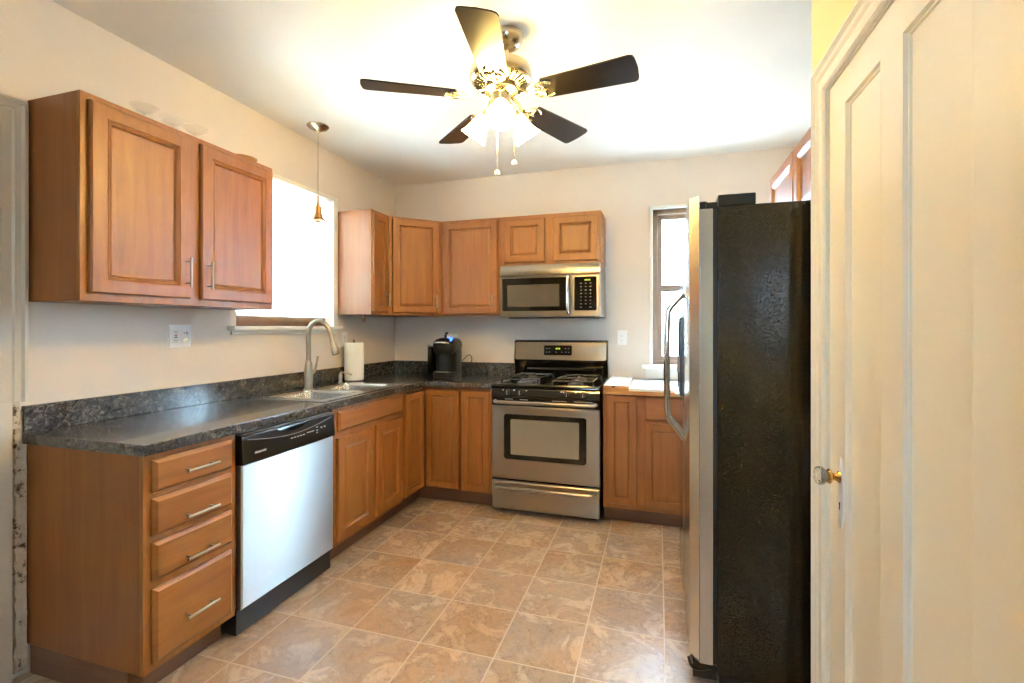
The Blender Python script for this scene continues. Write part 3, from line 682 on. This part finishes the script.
# knob panel
bm = B(); rings(bm, [[(x, y, z) for y, z in ((-.60,.822),(-.662,.822),(-.668,.830),(-.655,.893),(-.648,.899),(-.60,.899))] for x in (RX+.002, RXX-.002)]); kp = obj('knob_panel', bm, 'black', c, bevel=.002, **K)
for x in (.125, .215, .545, .655):
    bm = B(); lathe(bm, [(.021,0),(.021,.006),(.017,.010),(.016,.026),(.014,.029)], (RX+x, -.659, .862), 20, 0, 'y'); kk = obj('knob', bm, 'black_plastic', kp, smooth=True, **K)
    bm = B(); box(bm, RX+x-.0028, RX+x+.0028, -.693, -.687, .849, .876); obj('knob_grip', bm, 'grey_print', kk, **K)
for x in (.085, .165, .255, .50, .515, .60, .70, .715):
    bm = B(); box(bm, RX+x, RX+x+.008, -.6645, -.655, .874, .879); obj('knob_mark', bm, 'white_print', kp, **K)
# cooktop
bm = B(); w = RXX-RX
cx0, cy0 = (RX+RXX)/2, -.355
rings(bm, [[(cx0+x, cy0+y, z) for x, y in rrect(w-2*k, .625-2*k, .012, 4)] for k, z in ((0,.899),(0,.912),(.006,.922),(.028,.921),(.036,.914))]); ck = obj('cooktop', bm, 'black', c, smooth=True, **K)
def grate(cx, cy, gw, gh):
    bm = B(); z = .945
    def bar(p, q, r=.0055): tube(bm, [p, q], r, 6)
    for s in (-1, 1):
        bar((cx-gw/2, cy+s*gh/2, z), (cx+gw/2, cy+s*gh/2, z)); bar((cx+s*gw/2, cy-gh/2, z), (cx+s*gw/2, cy+gh/2, z))
        for t in (-1, 1): bar((cx+s*gw/2, cy+t*gh/2, z), (cx+s*(gw/2+.008), cy+t*(gh/2+.006), .9145), .006)
    for s in (-1, 1):
        bc = cy+s*gh/4
        for a in range(4):
            dx, dy = (1,0,-1,0)[a], (0,1,0,-1)[a]
            e = (cx+dx*gw/2, bc+dy*gh/4, z); i0 = (cx+dx*.028, bc+dy*.028, z+.006)
            tube(bm, [e, ((e[0]+i0[0])/2, (e[1]+i0[1])/2, z+.007), i0], .005, 6)
    bar((cx-gw/2, cy, z), (cx+gw/2, cy, z))
    return bm
for cx in (RX+.195, RXX-.195):
    obj('grate', grate(cx, -.355, .27, .46), 'grate', ck, smooth=False, **K)
    for cy in (-.355-.115, -.355+.115):
        bm = B(); lathe(bm, [(.055,.9143),(.05,.917),(.034,.919),(.034,.928),(.040,.929),(.040,.934),(.036,.937),(.01,.938)], (cx, cy, 0), 24); obj('burner', bm, 'burner', ck, smooth=True, **K)
# backguard
bm = B(); rings(bm, [[(x, y, z) for y, z in ((-.008,.895),(-.052,.895),(-.056,1.00),(-.075,1.035),(-.080,1.05),(-.066,1.205),(-.050,1.216),(-.012,1.216))] for x in (RX-.006, RXX-.008)]); bgd = obj('backguard', bm, 'black', c, bevel=.004, **K)
bm = B(); box(bm, RX+.10, RXX-.10, -.062, -.055, .975, .990); obj('vent_slot', bm, 'black_matte', bgd, **K)
def slant(bm, x0, x1, z0, z1, lift, th=.002, r=.012):
    f = lambda z: -.080+(z-1.05)/.155*.014
    cx, cz = (x0+x1)/2, (z0+z1)/2
    rings(bm, [[(cx+x, f(cz+z)-d, cz+z) for x, z in rrect(x1-x0-2*k, z1-z0-2*k, r, 4)] for k, d in ((0, lift-.001), (0, lift+th*.6), (.0015, lift+th))])
bm = B(); slant(bm, RX+.004, RXX-.018, 1.056, 1.198, .0, .003); fp = obj('steel_fascia', bm, 'steel', bgd, **K)
bm = B(); slant(bm, RX+.247, RX+.476, 1.094, 1.172, .003, .002, .006); dp = obj('display', bm, 'dark_glass', fp, **K)
f = lambda z: -.080+(z-1.05)/.155*.014-.0055
bm = B()
for x, z in ((.345,1.147),(.358,1.147),(.371,1.147)):
    box(bm, RX+x, RX+x+.008, f(z)-.0006, f(z)+.001, z-.006, z+.006)
obj('green_digits', bm, 'led_green', dp, **K)
bm = B()
for x in (.265,.288,.345,.390,.420,.445):
    for z in (1.118, 1.148):
        if .33 < x < .40 and z > 1.13: continue
        box(bm, RX+x, RX+x+.010, f(z)-.0005, f(z)+.001, z-.003, z+.003)
obj('touch_marks', bm, 'grey_print', dp, **K)
bm = B(); box(bm, RX+.30, RX+.36, f(1.076)+.001, f(1.076)+.0035, 1.073, 1.079); obj('logo_mark', bm, 'grey_print', fp, **K)

# ------------------------------------------------------------------ microwave
MX, MXX, MZ0, MZ1 = 1.144, 1.905, 1.396, 1.792
c = thing('microwave', 'stainless steel over-the-range microwave hung under the short cabinet', 'microwave', ((MX+MXX)/2, -.2, MZ0))
bm = B(); box(bm, MX, MXX, -.355, -.004, MZ0, MZ1); obj('body', bm, 'steel', c, bevel=.002, **K)
bm = B(); box(bm, MX+.06, MXX-.04, -.35, -.05, MZ0-.010, MZ0); obj('underside_grille', bm, 'black_plastic', c, **K)
bm = B(); rings(bm, [[(x, y, z) for y, z in ((-.355,MZ1-.083),(-.390,MZ1-.083),(-.393,MZ1-.075),(-.375,MZ1-.008),(-.368,MZ1),(-.355,MZ1))] for x in (MX, MXX)]); obj('vent_hood', bm, 'steel', c, bevel=.002, **K)
zt = MZ1-.090
bm = B(); panel(bm, (MX+.001, -.355, MZ0+.001), U3, V3, .556, zt-MZ0, [(0,0),(0,.032),(.004,.036),(.008,.036)]); md = obj('door', bm, 'steel', c, **K)
bm = B(); panel(bm, (MX+.558, -.355, MZ0+.001), U3, V3, MXX-MX-.559, zt-MZ0, [(0,0),(0,.032),(.004,.036),(.008,.036)]); mp_ = obj('control_side', bm, 'steel', c, **K)
def rr(bm, x0, x1, z0, z1, y, th=.002, r=.008):
    cx, cz = (x0+x1)/2, (z0+z1)/2
    rings(bm, [[(cx+x, yy, cz+z) for x, z in rrect(x1-x0-2*k, z1-z0-2*k, r, 4)] for k, yy in ((0, y), (0, y-th*.6), (.0012, y-th))])
bm = B(); rr(bm, MX+.022, MX+.530, 1.442, 1.690, -.3905, .003, .012); g = obj('door_glass', bm, 'dark_glass', md, **K)
bm = B(); rr(bm, MX+.062, MX+.465, 1.475, 1.640, -.3934, .0015, .004); obj('window', bm, 'mw_glass', g, **K)
bm = B(); rr(bm, MXX-.185, MXX-.022, 1.442, 1.688, -.3905, .003, .010); g = obj('keypad', bm, 'dark_glass', mp_, **K)
bm = B(); tube(bm, bez([(MX+.535,-.391,1.420),(MX+.535,-.425,1.430),(MX+.535,-.440,1.47),(MX+.535,-.444,1.56),(MX+.535,-.440,1.65),(MX+.535,-.425,1.69),(MX+.535,-.391,1.700)],5), .012, 12); obj('handle', bm, 'chrome', md, smooth=True, **K)
for q in range(4):
    bm = B(); x = MXX-.108+q*.011; box(bm, x, x+.006, -.3943, -.393, 1.659, 1.669); obj('clock_digit', bm, 'led_green', g, **K)
bm = B()
for r in range(8):
    for q in range(3):
        if r == 7 and q == 1: continue
        x = MXX-.135+q*.034; z = 1.640-r*.025; s = .005 if (r+q) % 3 else .007
        box(bm, x-s, x+s, -.3943, -.393, z-.003, z+.003)
obj('key_marks', bm, 'grey_print', g, **K)
bm = B(); box(bm, MX+.245, MX+.315, -.3918, -.390, 1.415, 1.421); obj('logo_mark', bm, 'grey_print', md, **K)

# ------------------------------------------------------------------ refrigerator
FX, FY0, FY1, FZ = 2.42, -1.992, -1.08, 1.755
c = thing('refrigerator', 'side-by-side refrigerator with stainless doors and black pebbled sides', 'refrigerator', (2.85, -1.536, 0))
bm = B(); box(bm, 2.512, 3.19, FY0, FY1, .05, FZ)
obj('case', bm, 'pebble', c, bevel=.004, **K)
bm = B(); box(bm, 2.52, 3.15, FY0+.02, FY1-.02, .012, .05)
for x in (2.56, 3.1):
    for y in (FY0+.06, FY1-.06): cyl(bm, (x, y, 0), .02, .02, 12)
obj('base', bm, 'black_plastic', c, **K)
bm = B(); box(bm, 2.498, 2.512, FY0+.004, FY1-.004, .09, FZ-.01); obj('door_gasket', bm, 'rubber', c, **K)
def fdoor(y0, y1, hy, near):
    bm = B(); box(bm, 2.452, 2.498, y0, y1, .085, 1.748); d = obj('door', bm, 'steel_f', c, bevel=.002, **K)
    # bowed front skin, rises a little above the door body
    n = 14; prof = []
    for i in range(n+1):
        t = i/n; y = y0+(y1-y0)*t
        edge = min(t, 1-t)*(y1-y0); x = FX - .004*math.sin(PI*t) + .030*max(0, 1-edge/.018)**2
        prof.append((x, y))
    poly = prof+[(2.4515, y1), (2.4515, y0)]
    bm = B(); prism(bm, poly, .095, 1.796); s = obj('front_skin', bm, 'steel_f', d, bevel=.0015, **K)
    return d
mid = -1.545
dn = fdoor(FY0, mid-.003, None, True); df = fdoor(mid+.003, FY1, None, False)
for d, y in ((dn, mid-.045), (df, mid+.045)):
    pts = bez([(FX-.002, y, 1.475),(FX-.022, y, 1.45),(FX-.060, y, 1.405),(FX-.072, y, 1.36),(FX-.075, y, 1.15),(FX-.072, y, .94),(FX-.060, y, .895),(FX-.022, y, .845),(FX-.002, y, .815)], 5)
    bm = B(); tube(bm, pts, .017, 12, flat=.8); obj('handle', bm, 'chrome', d, smooth=True, **K)
# dispenser in the far door
bm = B(); panel(bm, (FX-.0035, FY1-.10, .985), (0,-1,0), V3, .25, .38, [(0,0),(0,.006),(.008,.009),(.018,.009),(.022,.003),(.03,.002)], mis=[0,0,0,0,0,0]); ds = obj('water_dispenser', bm, 'black_plastic', df, **K)
bm = B(); box(bm, FX-.020, FX-.006, FY1-.255, FY1-.195, 1.09, 1.17); obj('dispenser_paddle', bm, 'grey_print', ds, **K)
bm = B(); box(bm, FX-.030, FX-.004, FY1-.33, FY1-.12, .985, .995); obj('drip_tray', bm, 'steel', ds, **K)
# hinge covers and control box on top
for y in (FY0+.045, FY1-.045):
    bm = B(); box(bm, 2.475, 2.535, y-.03, y+.03, 1.7485, 1.776); cyl(bm, (2.468, y, 1.748), .018, .036, 16); obj('hinge_cover', bm, 'black_plastic', c, bevel=.006, **K)
bm = B(); box(bm, 2.515, 2.64, FY0+.004, FY1-.004, FZ, 1.797); obj('top_cover', bm, 'black_plastic', c, bevel=.004, **K)
bm = B(); tube(bm, bez([(2.498, FY0+.03, .060),(2.45, FY0+.02, .052),(2.425, FY0+.02, .060),(2.415, FY0+.03, .085)],4), .010, 8, flat=.5); box(bm, 2.43, 2.512, FY0+.02, FY1-.02, .02, .075); obj('toe_grille', bm, 'black_plastic', c, **K)

# ------------------------------------------------------------------ ceiling fan
FC = Vector((1.639, -1.854, 0)); zb = 2.335
c = thing('ceiling_fan', 'five-blade ceiling fan with dark blades and three lit glass shades', 'ceiling fan', (FC.x, FC.y, H))
bm = B(); lathe(bm, [(.068,H),(.070,H-.012),(.064,H-.03),(.050,H-.052),(.030,H-.064),(.015,H-.067)], (FC.x+.03, FC.y+.01, 0), 28); obj('canopy', bm, 'fan_metal', c, smooth=True, **K)
bm = B(); tube(bm, [(FC.x+.03, FC.y+.01, H-.05), (FC.x, FC.y, 2.47)], .012, 12); obj('downrod', bm, 'fan_metal', c, smooth=True, **K)
bm = B(); lathe(bm, [(.03,2.488),(.095,2.480),(.132,2.462),(.138,2.44),(.138,2.415),(.128,2.402),(.11,2.394),(.078,2.384),(.060,2.380),(.03,2.380)], (FC.x, FC.y, 0), 40); mh = obj('motor_housing', bm, 'fan_metal', c, smooth=True, **K)
bm = B()
for i in range(30):
    a = 2*PI*i/30; r0, r1 = .086, .118
    u = Vector((math.cos(a), math.sin(a), 0)); w = Vector((-u.y, u.x, 0))
    p = lambda r, z: Vector((FC.x, FC.y, z))+u*r
    tube(bm, [p(r0, 2.3852), p(r1, 2.3955)], .0042, 6)
obj('vent_slots', bm, 'black_matte', mh, **K)
bm = B(); lathe(bm, [(.072,2.380),(.076,2.374),(.076,2.362),(.066,2.356),(.050,2.352),(.044,2.345),(.044,2.312),(.052,2.304),(.052,2.290),(.036,2.276),(.014,2.268),(.006,2.262)], (FC.x, FC.y, 0), 32); lk = obj('light_fitter', bm, 'fan_metal', c, smooth=True, **K)
R0 = .594
for k in range(5):
    a = 3.640 + k*2*PI/5
    u = Vector((math.cos(a), math.sin(a), 0)); w0 = Vector((-u.y, u.x, 0)); pt_ = math.radians(-12)
    w = w0*math.cos(pt_)+Vector((0,0,1))*math.sin(pt_); nn = u.cross(w)
    O = Vector((FC.x, FC.y, zb))
    # blade outline: narrower at the root, rounded tip corners
    out = []
    Lr, Lt = .205, R0; wr, wtip = .058, .074
    for (r_, s_) in ((Lr, -wr), (Lt-.02, -wtip), (Lt-.006, -wtip+.006), (Lt, -wtip+.022), (Lt+.004, 0), (Lt, wtip-.022), (Lt-.006, wtip-.006), (Lt-.02, wtip), (Lr, wr), (Lr-.008, wr*.6), (Lr+.008, wr*.3), (Lr-.006, 0), (Lr+.008, -wr*.3), (Lr-.008, -wr*.6)):
        out.append(O+u*r_+w*s_)
    bm = B(); rings(bm, [[p-nn*.003 for p in out], [p+nn*.003 for p in out]]); bl_ = obj('blade', bm, 'blade', c, **K)
    # blade iron: ornate forked bracket
    bm = B(); z3 = Vector((0,0,1))
    root = O+u*.070+z3*.028; e = O+u*.165-nn*.003
    dn_ = -nn if nn.z > 0 else nn
    tube(bm, bez([root, root+u*.035+z3*-.012, O+u*.135+dn_*.006, O+u*.165+dn_*.006], 4), [.010,.009,.009,.0085,.008,.008,.008,.008,.008,.009,.010,.011,.012], 8, flat=.6)
    for s_ in (-1, 1):
        tube(bm, bez([O+u*.160+dn_*.006, O+u*.172+w*s_*.028+dn_*.006, O+u*.198+w*s_*.044+dn_*.006, O+u*.228+w*s_*.040+dn_*.006, O+u*.245+w*s_*.030+dn_*.006], 4), .0055, 8)
        tube(bm, bez([O+u*.170+w*s_*.026+dn_*.006, O+u*.190+w*s_*.018+dn_*.006, O+u*.206+w*s_*.006+dn_*.006], 4), .004, 8)
    tube(bm, bez([O+u*.165+dn_*.006, O+u*.195+dn_*.007, O+u*.225+dn_*.006], 4), .0065, 8)
    tube(bm, bez([O+u*.196+w*-.042+dn_*.006, O+u*.207+w*-.022+dn_*.006, O+u*.203+dn_*.006, O+u*.207+w*.022+dn_*.006, O+u*.196+w*.042+dn_*.006], 4), .0045, 8)
    obj('blade_iron', bm, 'fan_metal', c, smooth=True, **K)
for k in range(3):
    a = math.radians(-71.6+120*k); u = Vector((math.cos(a), math.sin(a), 0)); z3 = Vector((0,0,1))
    S0 = Vector((FC.x, FC.y, 2.298))+u*.042
    ax = (u*.62-z3*.785).normalized()
    bm = B(); tube(bm, bez([S0, S0+u*.018-z3*.004, S0+u*.030-z3*.018], 4), .010, 10)
    C1 = S0+u*.026-z3*.012; tube(bm, [C1, C1+ax*.022], [.020,.024], 16); arm = obj('lamp_arm', bm, 'fan_metal', lk, smooth=True, **K)
    rot = Vector((0,0,1)).rotation_difference(ax).to_matrix()
    bm = B(); lathe(bm, [(.022,.018),(.030,.030),(.036,.050),(.040,.075),(.047,.100),(.058,.122),(.0615,.128),(.0595,.1285),(.055,.120),(.044,.100),(.037,.075),(.033,.052),(.027,.032),(.018,.022)], C1, 28, 0, 'z', rot, False, False)
    obj('glass_shade', bm, 'shade_glow', lk, smooth=True, **K)
    bm = B(); lathe(bm, [(.010,.020),(.012,.045),(.022,.070),(.024,.085),(.018,.100),(.006,.106)], C1, 16, 0, 'z', rot); obj('bulb', bm, 'bulb', lk, smooth=True, **K)
for x, y, z in ((1.625, -1.86, 1.998), (1.703, -1.86, 2.035)):
    bm = B(); tube(bm, [(x, y, 2.285), (x, y, z+.01)], .0018, 6); ch = obj('pull_chain', bm, 'fan_metal', c, **K)
    bm = B(); lathe(bm, [(.003,z+.016),(.010,z+.010),(.0125,z+.002),(.0125,z-.004),(.008,z-.009),(.002,z-.010)], (x, y, 0), 16); obj('pull_knob', bm, 'white_plastic', ch, smooth=True, **K)

# ------------------------------------------------------------------ pendant over the sink
PX, PY = .212, -1.294
c = thing('pendant_lamp', 'small unshaded nickel pendant lamp hanging in front of the sink window', 'pendant lamp', (PX, PY, H))
bm = B(); lathe(bm, [(.068,H),(.068,H-.006),(.058,H-.016),(.030,H-.028),(.010,H-.034),(.008,H-.045),(.004,H-.048)], (PX,PY,0), 28); obj('canopy', bm, 'fan_metal', c, smooth=True, **K)
bm = B(); tube(bm, [(PX,PY,H-.045),(PX,PY,2.16)], .0020, 6); obj('cord', bm, 'fan_metal', c, **K)
bm = B(); lathe(bm, [(.003,2.168),(.007,2.165),(.007,2.118),(.012,2.110),(.012,2.098),(.023,2.094),(.023,2.050),(.028,2.046),(.030,2.025),(.050,2.008),(.050,2.000),(.028,2.002),(.022,2.01),(.018,2.03)], (PX,PY,0), 24); obj('socket', bm, 'pendant_metal', c, smooth=True, **K)

# ------------------------------------------------------------------ coffee maker
c = thing('coffee_maker', 'black single-cup coffee maker with chrome lever and blue screen in the counter corner', 'coffee maker', (.645, -.26, .914))
x0, y0, z0 = .645, -.255, .9155
bm = B()
def shp(w, d, r, z, dy=0): return [(x0+x, y0+y+dy, z) for x, y in rrect(w, d, r, 5)]
rings(bm, [shp(.176,.25,.06,z0+.0), shp(.182,.258,.062,z0+.006), shp(.182,.258,.062,z0+.032), shp(.178,.25,.06,z0+.042)]); base = obj('base', bm, 'black_plastic', c, smooth=True, **K)
bm = B(); box(bm, x0-.05, x0+.05, y0-.118, y0-.092, z0+.0425, z0+.046); obj('drip_tray', bm, 'grey_print', base, bevel=.002, **K)
bm = B(); rings(bm, [shp(.178,.22,.07,z0+.042,.025), shp(.182,.224,.07,z0+.15,.025), shp(.184,.226,.07,z0+.22,.022)]); obj('column', bm, 'black_plastic', c, smooth=True, **K)
bm = B(); rings(bm, [shp(.150,.19,.06,z0+.185,-.02), shp(.180,.25,.07,z0+.21,-.005), shp(.196,.27,.07,z0+.25,0), shp(.190,.262,.07,z0+.28,0), shp(.160,.22,.07,z0+.305,.005), shp(.10,.15,.045,z0+.318,.01)]); hd = obj('brew_head', bm, 'black_plastic', c, smooth=True, **K)
bm = B(); tube(bm, bez([(x0-.085,y0+.0,z0+.262),(x0-.078,y0-.08,z0+.272),(x0-.04,y0-.135,z0+.280),(x0,y0-.146,z0+.282),(x0+.04,y0-.135,z0+.280),(x0+.078,y0-.08,z0+.272),(x0+.085,y0,z0+.262)],5), .008, 10); obj('lever', bm, 'chrome', hd, smooth=True, **K)
bm = B(); rings(bm, [[(x0+.045+x, y0-.075+y, z0+z+ .304+y*.6) for x, y in rrect(.056-2*k, .048-2*k, .010, 3)] for k, z in ((0,-.012),(0,.003),(.002,.004))]); obj('screen', bm, 'led_blue', hd, **K)
bm = B(); rings(bm, [[(x0-.125+x, y0+.03+y, z) for x, y in rrect(.055-2*k, .22-2*k, .025, 4)] for k, z in ((.002,z0+.03),(0,z0+.036),(0,z0+.24),(.004,z0+.246))]); obj('water_tank', bm, 'dark_glass', c, smooth=True, **K)
bm = B(); rings(bm, [[(x0-.125+x, y0+.03+y, z) for x, y in rrect(.059-2*k, .224-2*k, .025, 4)] for k, z in ((0,z0+.2462),(0,z0+.256),(.006,z0+.262))]); obj('tank_lid', bm, 'nickel', c, smooth=True, **K)
bm = B(); cyl(bm, (x0-.01, y0-.02, z0+.30), .010, .045, 12); lathe(bm, [(.010,.345),(.016,.352),(.016,.36),(.008,.366)], (x0-.01+.01, y0-.02, z0), 12); obj('lid_knob', bm, 'black_plastic', hd, **K)
cd_ = B(); tube(cd_, bez([(x0+.08, y0+.12, z0+.12),(x0+.13, y0+.13, z0+.17),(x0+.165, y0+.12, z0+.15),(x0+.160, y0+.11, z0+.09),(x0+.12, y0+.12, z0+.05),(x0+.085, y0+.10, z0+.03)],5), .0035, 8); obj('power_cord', cd_, 'rubber', c, smooth=True, **K)

# ------------------------------------------------------------------ small things
c = thing('wooden_bracket', 'small wooden peg hanging under the narrow wall cabinet beside the window', 'bracket', (.16, -.72, ZU))
bm = B(); lathe(bm, [(.010,-.001),(.009,-.02),(.011,-.035),(.010,-.05),(.004,-.055)], (0,0,0), 12); obj('peg', bm, 'wood_v', c, smooth=True)
# glassware on the big cabinet
first = None
GL = [(.15, -2.335, 'stemmed clear glass on top of the large wall cabinet, nearest the left door casing'), (.15, -2.205, 'stemmed clear glass on top of the large wall cabinet, middle of the row of three'), (.15, -2.095, 'stemmed clear glass on top of the large wall cabinet, nearest the window')]
for gx, gy, lab in GL:
    if first is None:
        first = thing('stemmed_glass', lab, 'glass', (gx, gy, ZT), 0, 'glasses on the left wall cabinet')
        bm = B(); lathe(bm, [(.001,.0),(.032,.0005),(.030,.003),(.006,.006),(.0035,.010),(.0035,.060),(.006,.065)], (0,0,0), 20); obj('stem', bm, 'glass', first, smooth=True)
        bm = B(); lathe(bm, [(.004,.065),(.032,.080),(.054,.100),(.0525,.100),(.030,.082),(.003,.068)], (0,0,0), 28, cap0=False, cap1=False); obj('cup', bm, 'glass', first, smooth=True)
    else:
        r = first.copy(); COL.objects.link(r); r.location = (gx, gy, ZT); r['label'] = lab
        for chd in list(first.children):
            q = chd.copy(); COL.objects.link(q); q.parent = r
bm = B(); lathe(bm, [(.022,.0),(.045,.003),(.062,.013),(.072,.028),(.0705,.029),(.060,.015),(.044,.006),(.020,.003)], (0,0,0), 32); o = obj('glass_dish', bm, 'amber', smooth=True); o.location = (.2, -1.865, ZT)
tag(o, 'shallow amber glass dish on top of the large left wall cabinet', 'dish')
